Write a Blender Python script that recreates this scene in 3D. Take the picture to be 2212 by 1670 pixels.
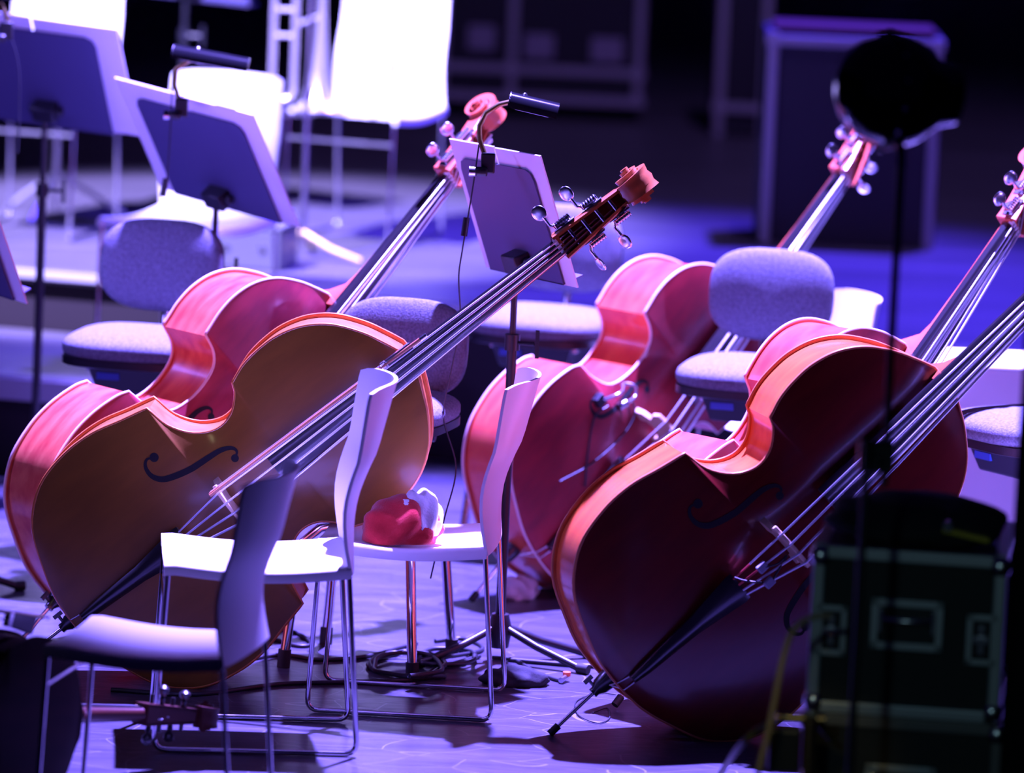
import bpy, math, random
import numpy as np
from mathutils import Matrix, Vector
random.seed(7)
for _o in list(bpy.data.objects): bpy.data.objects.remove(_o)
SC = bpy.context.scene
COL = SC.collection
PI = math.pi
# ---------------------------------------------------------------- camera
FPX = 11900.0                       # focal length in pixels of the 2212 px wide frame
_p, _r = math.radians(8.5), math.radians(2.5)
CF = np.array([0, math.cos(_p), -math.sin(_p)])
_U0 = np.array([0, math.sin(_p), math.cos(_p)]); _R0 = np.array([1.0, 0, 0])
CR = _R0*math.cos(_r) + _U0*math.sin(_r)
CU = _U0*math.cos(_r) - _R0*math.sin(_r)
def ray(x, y): return CF + CR*(x-1106)/FPX + CU*(835-y)/FPX
_d = ray(1100, 1400)
CC = -14*_d/np.linalg.norm(_d)
def at(x, y, z=0.0):                # the point of height z that is seen at a pixel
    d = ray(x, y); return CC + d*(z-CC[2])/d[2]
def deep(x, y, D): return CC + ray(x, y)*D
def depth_of(P): return float((np.array(P)-CC) @ CF)
cam_d = bpy.data.cameras.new('camera'); cam = bpy.data.objects.new('camera', cam_d); COL.objects.link(cam)
cam.matrix_world = Matrix(((CR[0], CU[0], -CF[0], CC[0]), (CR[1], CU[1], -CF[1], CC[1]), (CR[2], CU[2], -CF[2], CC[2]), (0, 0, 0, 1)))
cam_d.sensor_width = 36; cam_d.lens = FPX*36/2212; cam_d.clip_end = 100
cam_d.dof.use_dof = True; cam_d.dof.focus_distance = 13.25; cam_d.dof.aperture_fstop = 1.9; cam_d.dof.aperture_blades = 0
SC.camera = cam
# ---------------------------------------------------------------- view, world, lights
SC.view_settings.view_transform = 'Standard'; SC.view_settings.look = 'None'
SC.view_settings.exposure = 0.0; SC.view_settings.gamma = 1.0; SC.view_settings.use_curve_mapping = False
w = bpy.data.worlds.new('world'); SC.world = w; w.use_nodes = True
w.node_tree.nodes['Background'].inputs[0].default_value = (0.06, 0.035, 0.45, 1)
w.node_tree.nodes['Background'].inputs[1].default_value = 0.032
def spot(name, loc, target, col, power, size_deg, blend=0.3, rad=0.08):
    l = bpy.data.lights.new(name, 'SPOT'); l.color = col; l.energy = power
    l.spot_size = math.radians(size_deg); l.spot_blend = blend; l.shadow_soft_size = rad
    o = bpy.data.objects.new(name, l); COL.objects.link(o); o.location = loc
    o.rotation_euler = (Vector(target)-Vector(loc)).to_track_quat('-Z', 'Y').to_euler()
    return o
VIOLET = (0.225, 0.158, 1.0); BLUE = (0.08, 0.04, 1.0); COOL = (0.38, 0.32, 1.0)
spot('stage_spot_key', (0.8, 2.0, 8.6), (0.0, 0.3, 0.0), VIOLET, 95000, 33.0, 0.42, 0.10)
spot('stage_spot_risers', (-4.2, -0.5, 8.0), (-1.3, 4.1, 0.9), COOL, 52000, 18, 0.45, 0.12)
spot('stage_spot_blue_wash', (2.5, 6.5, 8.5), (0.3, 3.4, 0.4), BLUE, 22000, 32, 0.8, 0.2)
spot('stage_spot_side_left', (-6.5, -0.4, 4.6), (-0.3, 0.9, 0.8), (0.23, 0.16, 1.0), 1300, 34, 0.6, 0.15)
spot('stage_spot_side_right', (6.4, -2.1, 1.7), (0.1, 0.1, 0.8), (0.36, 0.18, 1.0), 720, 20, 0.5, 0.22)
spot('back_case_fill', (1.5, 3.0, 7.5), (1.2, 6.5, 0.9), (0.36, 0.22, 1.0), 900, 50, 0.9, 0.2)  # added fill in place of stage spill on the back cases
spot('front_house_light', (-4.5, -12.0, 6.5), (-1.1, -1.0, 0.5), (1.0, 0.88, 0.50), 120, 8, 0.9, 0.12)
spot('wing_work_light', (-0.6, -9.5, 2.6), (0.9, -2.6, 0.45), (0.45, 0.82, 0.95), 85, 9, 0.6, 0.12)

spot('connector_fill', (0.35, -3.9, 1.1), (0.62, -2.65, 0.28), (1.0, 0.85, 0.35), 5, 16, 0.5, 0.04)  # warm spot added to brighten the connector

# ---------------------------------------------------------------- materials
MATS = {}
def mat(name, col, rough=0.5, metal=0.0, coat=0.0, var=None, scale=8.0, stretch=(1, 1, 1), bump=0.0, bscale=60.0, spec=0.5, sheen=0.0, trans=0.0, emit=None, detail=4.0):
    if name in MATS: return MATS[name]
    m = bpy.data.materials.new(name); m.use_nodes = True; nt = m.node_tree; N = nt.nodes; b = N['Principled BSDF']
    b.inputs['Base Color'].default_value = (*col, 1); b.inputs['Roughness'].default_value = rough; b.inputs['Metallic'].default_value = metal
    b.inputs['Specular IOR Level'].default_value = spec
    if coat: b.inputs['Coat Weight'].default_value = coat; b.inputs['Coat Roughness'].default_value = 0.12
    if sheen: b.inputs['Sheen Weight'].default_value = sheen; b.inputs['Sheen Roughness'].default_value = 0.4
    if trans: b.inputs['Transmission Weight'].default_value = trans
    if emit: b.inputs['Emission Color'].default_value = (*emit[:3], 1); b.inputs['Emission Strength'].default_value = emit[3]
    tc = N.new('ShaderNodeTexCoord'); mp = N.new('ShaderNodeMapping'); mp.inputs['Scale'].default_value = stretch
    nt.links.new(tc.outputs['Object'], mp.inputs['Vector'])
    if var:
        n = N.new('ShaderNodeTexNoise'); n.inputs['Scale'].default_value = scale; n.inputs['Detail'].default_value = detail
        r = N.new('ShaderNodeValToRGB'); r.color_ramp.elements[0].color = (*col, 1); r.color_ramp.elements[1].color = (*var, 1)
        r.color_ramp.elements[0].position = 0.35; r.color_ramp.elements[1].position = 0.65
        nt.links.new(mp.outputs[0], n.inputs['Vector']); nt.links.new(n.outputs['Fac'], r.inputs[0]); nt.links.new(r.outputs[0], b.inputs['Base Color'])
    if bump:
        n2 = N.new('ShaderNodeTexNoise'); n2.inputs['Scale'].default_value = bscale; n2.inputs['Detail'].default_value = 3
        bp = N.new('ShaderNodeBump'); bp.inputs['Strength'].default_value = bump; bp.inputs['Distance'].default_value = 0.004
        nt.links.new(mp.outputs[0], n2.inputs['Vector']); nt.links.new(n2.outputs['Fac'], bp.inputs['Height']); nt.links.new(bp.outputs[0], b.inputs['Normal'])
    MATS[name] = m; return m
def wood(name, c1, c2, rough=0.32, coat=0.35, spec=0.5): return mat(name, c1, rough, 0, coat, c2, 5.0, (1.2, 5, 5), 0.05, 40, spec)
aged_brass = mat('aged_brass', (0.34, 0.26, 0.10), 0.35, 0.8)
back_drape = mat('back_drape', (0.20, 0.17, 0.30), 0.95, 0, 0, (0.14, 0.12, 0.22), 2.0, (3, 1, 0.2))
white_plastic = mat('white_plastic', (0.82, 0.82, 0.80), 0.42)
chrome = mat('chrome', (0.82, 0.82, 0.84), 0.12, 1.0)
black_metal = mat('black_metal', (0.012, 0.012, 0.016), 0.38)
black_gloss = mat('black_gloss', (0.008, 0.008, 0.010), 0.10)
rubber = mat('rubber', (0.012, 0.012, 0.012), 0.7)
ebony = mat('ebony', (0.012, 0.010, 0.012), 0.30, 0, 0.6, spec=0.8)
fabric = mat('grey_fabric', (0.10, 0.10, 0.13), 0.95, 0, 0, (0.17, 0.17, 0.21), 160, (1, 1, 1), 0.5, 260, 0.2, 0.0)
paper = mat('paper_white', (0.78, 0.77, 0.76), 0.7)
desk_black = mat('desk_black', (0.06, 0.055, 0.13), 0.5)
maple = mat('bridge_maple', (0.62, 0.45, 0.26), 0.5)
brass = mat('brass', (0.80, 0.58, 0.25), 0.25, 1.0)
steel_string = mat('steel_string', (0.75, 0.75, 0.78), 0.42, 0.8)
nickel = mat('nickel', (0.72, 0.72, 0.75), 0.25, 1.0)
alu = mat('aluminium', (0.42, 0.44, 0.46), 0.45, 0.7)
black_panel = mat('black_laminate', (0.006, 0.006, 0.009), 0.6, 0, 0, None, 8, (1, 1, 1), 0.3, 220)
cable_m = mat('cable_rubber', (0.015, 0.015, 0.02), 0.45)
hole_shade = mat('hole_shade', (0.004, 0.003, 0.003), 0.9)
drape_m = mat('drape_black', (0.006, 0.006, 0.008), 0.95, 0, 0, None, 8, (1, 1, 1), 0.3, 300, 0.1)
foot_m = rubber

# ---------------------------------------------------------------- mesh builder
class MB:
    def __init__(s): s.v = []; s.f = []
    def add(s, vs, fs):
        n = len(s.v); s.v += [tuple(map(float, q)) for q in vs]; s.f += [tuple(i+n for i in f) for f in fs]; return s
    def box(s, c, d, R=None, taper=1.0):
        c = np.array(c, float); hx, hy, hz = d[0]/2, d[1]/2, d[2]/2; vs = []
        for z in (-1, 1):
            t = taper if z > 0 else 1.0
            for x, y in ((-1, -1), (1, -1), (1, 1), (-1, 1)):
                q = np.array([x*hx*t, y*hy*t, z*hz]); vs.append(c + (q if R is None else R @ q))
        return s.add(vs, [(3, 2, 1, 0), (4, 5, 6, 7), (0, 1, 5, 4), (1, 2, 6, 5), (2, 3, 7, 6), (3, 0, 4, 7)])
    def tube(s, pts, r, n=8, closed=False, caps=True):
        P = [np.array(q, float) for q in pts]; m = len(P); rs = r if hasattr(r, '__len__') else [r]*m
        vs = []; prev = None
        for i in range(m):
            a = P[(i-1) % m] if (closed or i > 0) else P[i]; b = P[(i+1) % m] if (closed or i < m-1) else P[i]
            t = b-a; t = t/(np.linalg.norm(t)+1e-12)
            if prev is None:
                ref = np.array([0, 0, 1.0]) if abs(t[2]) < 0.9 else np.array([1.0, 0, 0]); u = np.cross(ref, t)
            else: u = prev - t*(prev @ t)
            u = u/(np.linalg.norm(u)+1e-12); prev = u; q = np.cross(t, u)
            for k in range(n): an = 2*PI*k/n; vs.append(P[i] + rs[i]*(math.cos(an)*u + math.sin(an)*q))
        fs = []
        for i in range(m if closed else m-1):
            j = (i+1) % m
            for k in range(n): l = (k+1) % n; fs.append((i*n+k, i*n+l, j*n+l, j*n+k))
        if caps and not closed: fs += [tuple(range(n-1, -1, -1)), tuple(range((m-1)*n, m*n))]
        return s.add(vs, fs)
    def grid(s, fn, nu, nv, cu=False, cv=False, flip=False):
        vs = [fn(i, j) for i in range(nu) for j in range(nv)]; fs = []
        for i in range(nu if cu else nu-1):
            for j in range(nv if cv else nv-1):
                a, b, c, d = i*nv+j, ((i+1) % nu)*nv+j, ((i+1) % nu)*nv+(j+1) % nv, i*nv+(j+1) % nv
                fs.append((d, c, b, a) if flip else (a, b, c, d))
        return s.add(vs, fs)
    def prism(s, poly, t0, t1, frame):                 # poly in (a,b), thickness along c; frame(a,b,c) -> xyz
        n = len(poly); vs = [frame(a, b, t0) for a, b in poly] + [frame(a, b, t1) for a, b in poly]
        return s.add(vs, [tuple(range(n-1, -1, -1)), tuple(range(n, 2*n))] + [(i, (i+1) % n, n+(i+1) % n, n+i) for i in range(n)])
    def lathe(s, prof, n=20, o=(0, 0, 0), ax=(0, 0, 1)):
        ax = np.array(ax, float); ax /= np.linalg.norm(ax); ref = np.array([1.0, 0, 0]) if abs(ax[0]) < 0.9 else np.array([0, 1.0, 0])
        u = np.cross(ax, ref); u /= np.linalg.norm(u); q = np.cross(ax, u); o = np.array(o, float)
        return s.grid(lambda i, j: o + ax*prof[i][1] + prof[i][0]*(math.cos(2*PI*j/n)*u + math.sin(2*PI*j/n)*q), len(prof), n, False, True, True)
    def pad(s, c, a, R=None, e1=0.35, e2=0.5, nu=14, nv=32, bend=0.0):       # super-ellipsoid cushion
        c = np.array(c, float); sg = lambda x, e: math.copysign(abs(x)**e, x)
        def fn(i, j):
            ph = -PI/2 + PI*i/(nu-1); th = 2*PI*j/nv
            q = np.array([a[0]*sg(math.cos(ph), e1)*sg(math.cos(th), e2), a[1]*sg(math.cos(ph), e1)*sg(math.sin(th), e2), a[2]*sg(math.sin(ph), e1)])
            q[2] += bend*(q[0]/a[0])**2
            return c + (q if R is None else R @ q)
        return s.grid(fn, nu, nv, False, True)
    def build(s, name, m, parent=None, smooth=40, bevel=0.0):
        me = bpy.data.meshes.new(name); me.from_pydata(s.v, [], s.f); me.materials.append(m); me.validate(); me.update()
        if smooth:
            me.polygons.foreach_set('use_smooth', [True]*len(me.polygons)); me.set_sharp_from_angle(angle=math.radians(smooth))
        o = bpy.data.objects.new(name, me); COL.objects.link(o)
        if parent is not None: o.parent = parent
        if bevel:
            b = o.modifiers.new('bevel', 'BEVEL'); b.width = bevel; b.segments = 2; b.limit_method = 'ANGLE'
        return o
def tag(o, label=None, cat=None, group=None, kind=None):
    if label: o['label'] = label
    if cat: o['category'] = cat
    if group: o['group'] = group
    if kind: o['kind'] = kind
    return o
def thing(name, label, cat, loc=(0, 0, 0), rz=0.0, group=None, M=None):
    o = bpy.data.objects.new(name, None); COL.objects.link(o); o.empty_display_size = 0.05
    if M is not None: o.matrix_world = M
    else: o.location = loc; o.rotation_euler = (0, 0, rz)
    return tag(o, label, cat, group)
def copy_tree(o, parent=None):
    c = o.copy(); COL.objects.link(c)
    if parent is not None: c.parent = parent
    for ch in list(o.children): copy_tree(ch, c)
    return c
def rotm(ax, a): return np.array(Matrix.Rotation(a, 3, ax))
def frame_R(a, b, c): return np.array([a, b, c]).T
def catmull(P, n=8):
    P = [np.array(q, float) for q in P]; Q = [2*P[0]-P[1]] + P + [2*P[-1]-P[-2]]; out = []
    for i in range(1, len(Q)-2):
        p0, p1, p2, p3 = Q[i-1:i+3]
        for k in range(n):
            t = k/n; out.append(0.5*((2*p1)+(-p0+p2)*t+(2*p0-5*p1+4*p2-p3)*t*t+(-p0+3*p1-3*p2+p3)*t**3))
    out.append(P[-1]); return out
# ---------------------------------------------------------------- setting
def floor_mat(name, c1, c2, rough):
    m = mat(name, c1, rough, 0, 0, c2, 3.0, (0.6, 4.0, 1), 0.0)
    nt = m.node_tree; N = nt.nodes; b = N['Principled BSDF']
    tc = N.new('ShaderNodeTexCoord'); mp = N.new('ShaderNodeMapping'); mp.inputs['Scale'].default_value = (3, 14, 1); mp.inputs['Rotation'].default_value = (0, 0, 0.5)
    vo = N.new('ShaderNodeTexNoise'); vo.inputs['Scale'].default_value = 5; vo.inputs['Detail'].default_value = 8; vo.inputs['Distortion'].default_value = 0.8
    rr = N.new('ShaderNodeMapRange'); rr.inputs['To Min'].default_value = rough-0.10; rr.inputs['To Max'].default_value = rough+0.16
    nt.links.new(tc.outputs['Object'], mp.inputs['Vector']); nt.links.new(mp.outputs[0], vo.inputs['Vector']); nt.links.new(vo.outputs['Fac'], rr.inputs['Value']); nt.links.new(rr.outputs[0], b.inputs['Roughness'])
    # pale scuffs
    v2 = N.new('ShaderNodeTexVoronoi'); v2.feature = 'DISTANCE_TO_EDGE'; v2.inputs['Scale'].default_value = 4.0
    mp2 = N.new('ShaderNodeMapping'); mp2.inputs['Scale'].default_value = (1.6, 3.2, 1); mp2.inputs['Rotation'].default_value = (0, 0, 0.9)
    n3 = N.new('ShaderNodeTexNoise'); n3.inputs['Scale'].default_value = 2.2
    mx0 = N.new('ShaderNodeMixRGB'); mx0.inputs[0].default_value = 0.35
    nt.links.new(tc.outputs['Object'], mp2.inputs['Vector']); nt.links.new(mp2.outputs[0], mx0.inputs[1]); nt.links.new(n3.outputs['Color'], mx0.inputs[2]); nt.links.new(tc.outputs['Object'], n3.inputs['Vector']); nt.links.new(mx0.outputs[0], v2.inputs['Vector'])
    lt = N.new('ShaderNodeMath'); lt.operation = 'LESS_THAN'; lt.inputs[1].default_value = 0.006; nt.links.new(v2.outputs['Distance'], lt.inputs[0])
    mu = N.new('ShaderNodeMath'); mu.operation = 'MULTIPLY'; mu.inputs[1].default_value = 0.35; nt.links.new(lt.outputs[0], mu.inputs[0])
    src = b.inputs['Base Color'].links[0].from_socket
    mx = N.new('ShaderNodeMixRGB'); mx.inputs[2].default_value = (0.32, 0.32, 0.34, 1)
    nt.links.new(mu.outputs[0], mx.inputs[0]); nt.links.new(src, mx.inputs[1]); nt.links.new(mx.outputs[0], b.inputs['Base Color'])
    return m
stage_m = floor_mat('stage_floor', (0.030, 0.028, 0.040), (0.058, 0.054, 0.068), 0.32)
riser_m = mat('riser_top', (0.07, 0.065, 0.07), 0.42, 0, 0, (0.12, 0.11, 0.12), 3, (0.5, 5, 1))
riser_face = mat('riser_face', (0.020, 0.015, 0.016), 0.85, spec=0.2)
edge_m = mat('riser_edge', (0.36, 0.35, 0.36), 0.4)
tag(MB().box((0, 3, -0.05), (26, 26, 0.1)).build('floor', stage_m, None, 0), kind='structure')
tag(MB().box((0, 15.0, 3.0), (26, 0.1, 6.2)).build('wall_back', back_drape, None, 0), kind='structure')
tag(MB().box((-12.0, 3, 3.0), (0.1, 26, 6.2)).build('wall_left', drape_m, None, 0), kind='structure')
tag(MB().box((12.0, 3, 3.0), (0.1, 26, 6.2)).build('wall_right', drape_m, None, 0), kind='structure')
RA = math.atan2(2.832-3.27, -0.073+1.607)                 # direction of the riser edges
e1, e2 = np.array([math.cos(RA), math.sin(RA), 0]), np.array([-math.sin(RA), math.cos(RA), 0])
RR = frame_R(e1, e2, (0, 0, 1))
def riser(name, p0, h, x0, x1, dep, skirt):
    p0 = np.array([p0[0], p0[1], 0]); c = p0 + e1*(x0+x1)/2
    t = MB().box(c + e2*dep/2 + np.array([0, 0, h-0.02]), (x1-x0, dep, 0.04), RR).build(name, riser_m, None, 0, 0.004); tag(t, kind='structure')
    MB().box(c + e2*(dep/2+0.012) + np.array([0, 0, (h-0.045)/2]), (x1-x0-0.02, dep-0.03, h-0.045), RR).build('skirt', riser_face, t, 0)
    MB().box(c - e2*0.006 + np.array([0, 0, h-skirt/2-0.004]), (x1-x0, 0.010, skirt), RR).build('edge_board', edge_m, t, 0, 0.002)
    return t
riser('trim_1', (-0.073, 2.832), 0.49, -6.0, 4.6, 9.5, 0.025)
riser('trim_2', (-1.526, 2.268), 0.30, -4.5, 0.95, 0.93, 0.065)

# ---------------------------------------------------------------- white chairs
def make_chair():
    t = thing('stacking_chair', '', 'chair')
    w = 0.20; xs = np.linspace(-0.218, 0.208, 18)
    ring = [(-w, -0.03), (-w, -0.010), (-w+0.006, -0.002), (-w+0.02, 0)] + [(y, 0) for y in np.linspace(-w+0.06, w-0.06, 7)] + [(w-0.02, 0), (w-0.006, -0.002), (w, -0.010), (w, -0.03), (w-0.010, -0.03), (w-0.016, -0.012), (-w+0.016, -0.012), (-w+0.010, -0.03)]
    def seat_z(x, y):
        s = (x+0.218)/0.426
        return 0.447 - 0.016*math.sin(PI*min(1, s*1.02)) - 0.012*(1-(y/w)**2) + (0.0 if s < 0.93 else -0.10*(s-0.93)**1.2)
    m = MB(); n = len(ring)
    m.grid(lambda i, j: (xs[i], ring[j][0], seat_z(xs[i], ring[j][0]) + ring[j][1]), len(xs), n, False, True, True)
    m.f += [tuple(range(n)), tuple(range((len(xs)-1)*n+n-1, (len(xs)-1)*n-1, -1))]
    m.build('seat', white_plastic, t, 50)
    V = 16; T = 19
    def bx(v): return -0.214 + 0.020*math.sin(PI*min(v/0.62, 1)) - 0.030*max(0, (v-0.35)/0.65)**1.3
    def bp(v, k, off):
        tt = -1 + 2*k/(T-1); dep = 0.010 + 0.057*v**0.8; ww = 0.197 - 0.012*v
        x = bx(v) - dep*(1-abs(tt)**2.2) - off; z = 0.425 + 0.43*v - (0.012*abs(tt)**8 if v > 0.99 else 0)
        return (x, tt*ww, z)
    m = MB(); loop = [(k, 0.0) for k in range(T)] + [(k, 0.008) for k in range(T-1, -1, -1)]
    m.grid(lambda i, j: bp(i/(V-1), *loop[j]), V, len(loop), False, True)
    n = len(loop)
    for base, fl in ((0, 0), ((V-1)*n, 1)):
        for k in range(T-1):
            q = (base+k, base+k+1, base+n-2-k, base+n-1-k); m.f.append(q if fl else q[::-1])
    m.build('backrest', white_plastic, t, 50)
    def rnd(pts, r=0.03):
        out = [np.array(pts[0], float)]
        for i in range(1, len(pts)-1):
            p = np.array(pts[i], float); a = np.array(pts[i-1])-p; b = np.array(pts[i+1])-p; a = a/np.linalg.norm(a); b = b/np.linalg.norm(b)
            for k in range(6):
                u = k/5; out.append((1-u)**2*(p+a*r) + 2*u*(1-u)*p + u*u*(p+b*r))
        return out + [np.array(pts[-1], float)]
    for s in (-1, 1):
        y = s*0.188
        MB().tube(rnd([(0.198, y, 0.430), (0.218, y, 0.007), (-0.248, y, 0.007), (-0.213, y, 0.435)]), 0.0065, 8).build('sled_leg', chrome, t, 60)
    MB().tube([(0.203, -0.188, 0.345), (0.203, 0.188, 0.345)], 0.005, 8).build('crossbar', chrome, t, 60)
    return t
chair0 = make_chair(); _first = [True]
def chair(P, ang, label, s=1.0):
    c = chair0 if _first[0] else copy_tree(chair0)
    _first[0] = False
    c.location = (float(P[0]), float(P[1]), float(P[2]) if len(P) > 2 else 0); c.rotation_euler = (0, 0, math.radians(ang)); c.scale = (s, s, s)
    return tag(c, label, 'chair', 'white stacking chairs')
chair((-0.765, -2.12), 168, 'white chair overlapping the dark cello, its dim back turned to the right', 0.93)
chair((-0.604, -1.198), 185, 'white chair with an empty bright seat in front of the brown bass')
chair((-0.256, -0.728), 175.5, 'white chair with red and white cloth lying on its seat', 0.95)
RZ = 0.49
chair((-0.545, 4.33, RZ), 249, 'glaring white chair with a trombone standing against its backrest, on the riser')
_q = at(392, 468, 0.74); chair((_q[0]+0.02, _q[1], 0.30), 248, 'glaring white chair on the lower step behind the stand with the long lamp shade')
chair((-1.60, 4.20, RZ), 255, 'glaring white chair behind the music stand whose pole rises past the lower step')
chair((0.725, 1.52), 200, 'white chair of which a backrest corner shows beside the grey stool backrest', 0.86)
chair((1.235, -0.64), 178, 'white chair with a red bundle on its seat beside the black side drape')

# ---------------------------------------------------------------- upholstered stools
def make_stool():
    t = thing('musician_stool', '', 'stool')
    MB().pad((0.02, 0, 0.643), (0.198, 0.195, 0.046), None, 0.75, 0.6, 20, 40).build('seat_cushion', fabric, t, 70)
    MB().pad((0.02, 0, 0.612), (0.192, 0.192, 0.016), None, 0.3, 0.5, 8, 40).build('seat_pan', black_metal, t, 50)
    MB().box((0.0, 0, 0.565), (0.22, 0.19, 0.075), None, 1.25).build('tilt_mechanism', black_metal, t, 0, 0.006)
    for y in (-0.116, 0.116): MB().box((0.03, y, 0.585), (0.16, 0.016, 0.012)).build('slide_rail', nickel, t, 0, 0.002)
    MB().box((0.125, -0.06, 0.570), (0.012, 0.06, 0.018)).build('type_plate', mat('blue_plate', (0.05, 0.12, 0.5), 0.5), t, 0)
    MB().tube([(0, 0, 0.54), (0, 0, 0.36)], 0.028, 16).build('column', nickel, t, 50)
    MB().lathe([(0.0, 0.30), (0.05, 0.30), (0.06, 0.33), (0.06, 0.37), (0.04, 0.39), (0, 0.39)], 16).build('hub', black_metal, t, 40)
    for k in range(4):
        a = PI/4 + k*PI/2; c, s = math.cos(a), math.sin(a)
        l = MB().tube([(0.045*c, 0.045*s, 0.36), (0.15*c, 0.15*s, 0.345), (0.20*c, 0.20*s, 0.31), (0.235*c, 0.235*s, 0.02)], 0.0125, 10).build('leg', chrome, t, 60)
        MB().tube([(0.2335*c, 0.2335*s, 0.045), (0.236*c, 0.236*s, 0.0)], 0.017, 10).build('rubber_foot', rubber, l, 50)
    R = frame_R((0, 1, 0), (-0.14, 0, 0.99), (0.99, 0, 0.14))
    MB().pad((-0.208, 0, 0.828), (0.168, 0.124, 0.042), R, 0.85, 0.68, 20, 40, 0.030).build('backrest_cushion', fabric, t, 70)
    MB().pad((-0.228, 0, 0.825), (0.166, 0.122, 0.016), R, 0.35, 0.68, 8, 40, 0.030).build('backrest_shell', black_metal, t, 50)
    b = MB().tube([(-0.09, 0, 0.565), (-0.20, 0, 0.57), (-0.238, 0, 0.62), (-0.252, 0, 0.83)], 0.012, 8).build('backrest_bar', nickel, t, 50)
    MB().box((-0.245, 0, 0.60), (0.06, 0.075, 0.055)).tube([(-0.25, 0.035, 0.60), (-0.25, 0.075, 0.60)], 0.014, 12).build('clamp', black_metal, b, 40, 0.003)
    return t
stool0 = make_stool(); _fs = [True]
def stool(P, ang, label):
    c = stool0 if _fs[0] else copy_tree(stool0)
    _fs[0] = False
    c.location = (float(P[0]), float(P[1]), 0); c.rotation_euler = (0, 0, math.radians(ang))
    return tag(c, label, 'stool', 'grey upholstered stools behind the basses')
stool((-1.00, 0.66), 260, 'grey padded stool beside the steps, its whole seat and backrest in view')
_st2 = stool((-0.35, -0.255), 254, 'grey padded stool propping up the brown bass from behind')
for _c in _st2.children:
    if _c.name.startswith('backrest'): _c.location.z -= 0.06
stool((0.615, 0.60), 257, 'grey padded stool standing before the strings of the bass with a clip microphone')
stool((1.30, -0.12), 215, 'grey padded stool beside the black side drape')
stool((0.06, 1.42), 255, 'pale lit padded stool behind the thin pole of a music stand')
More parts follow.
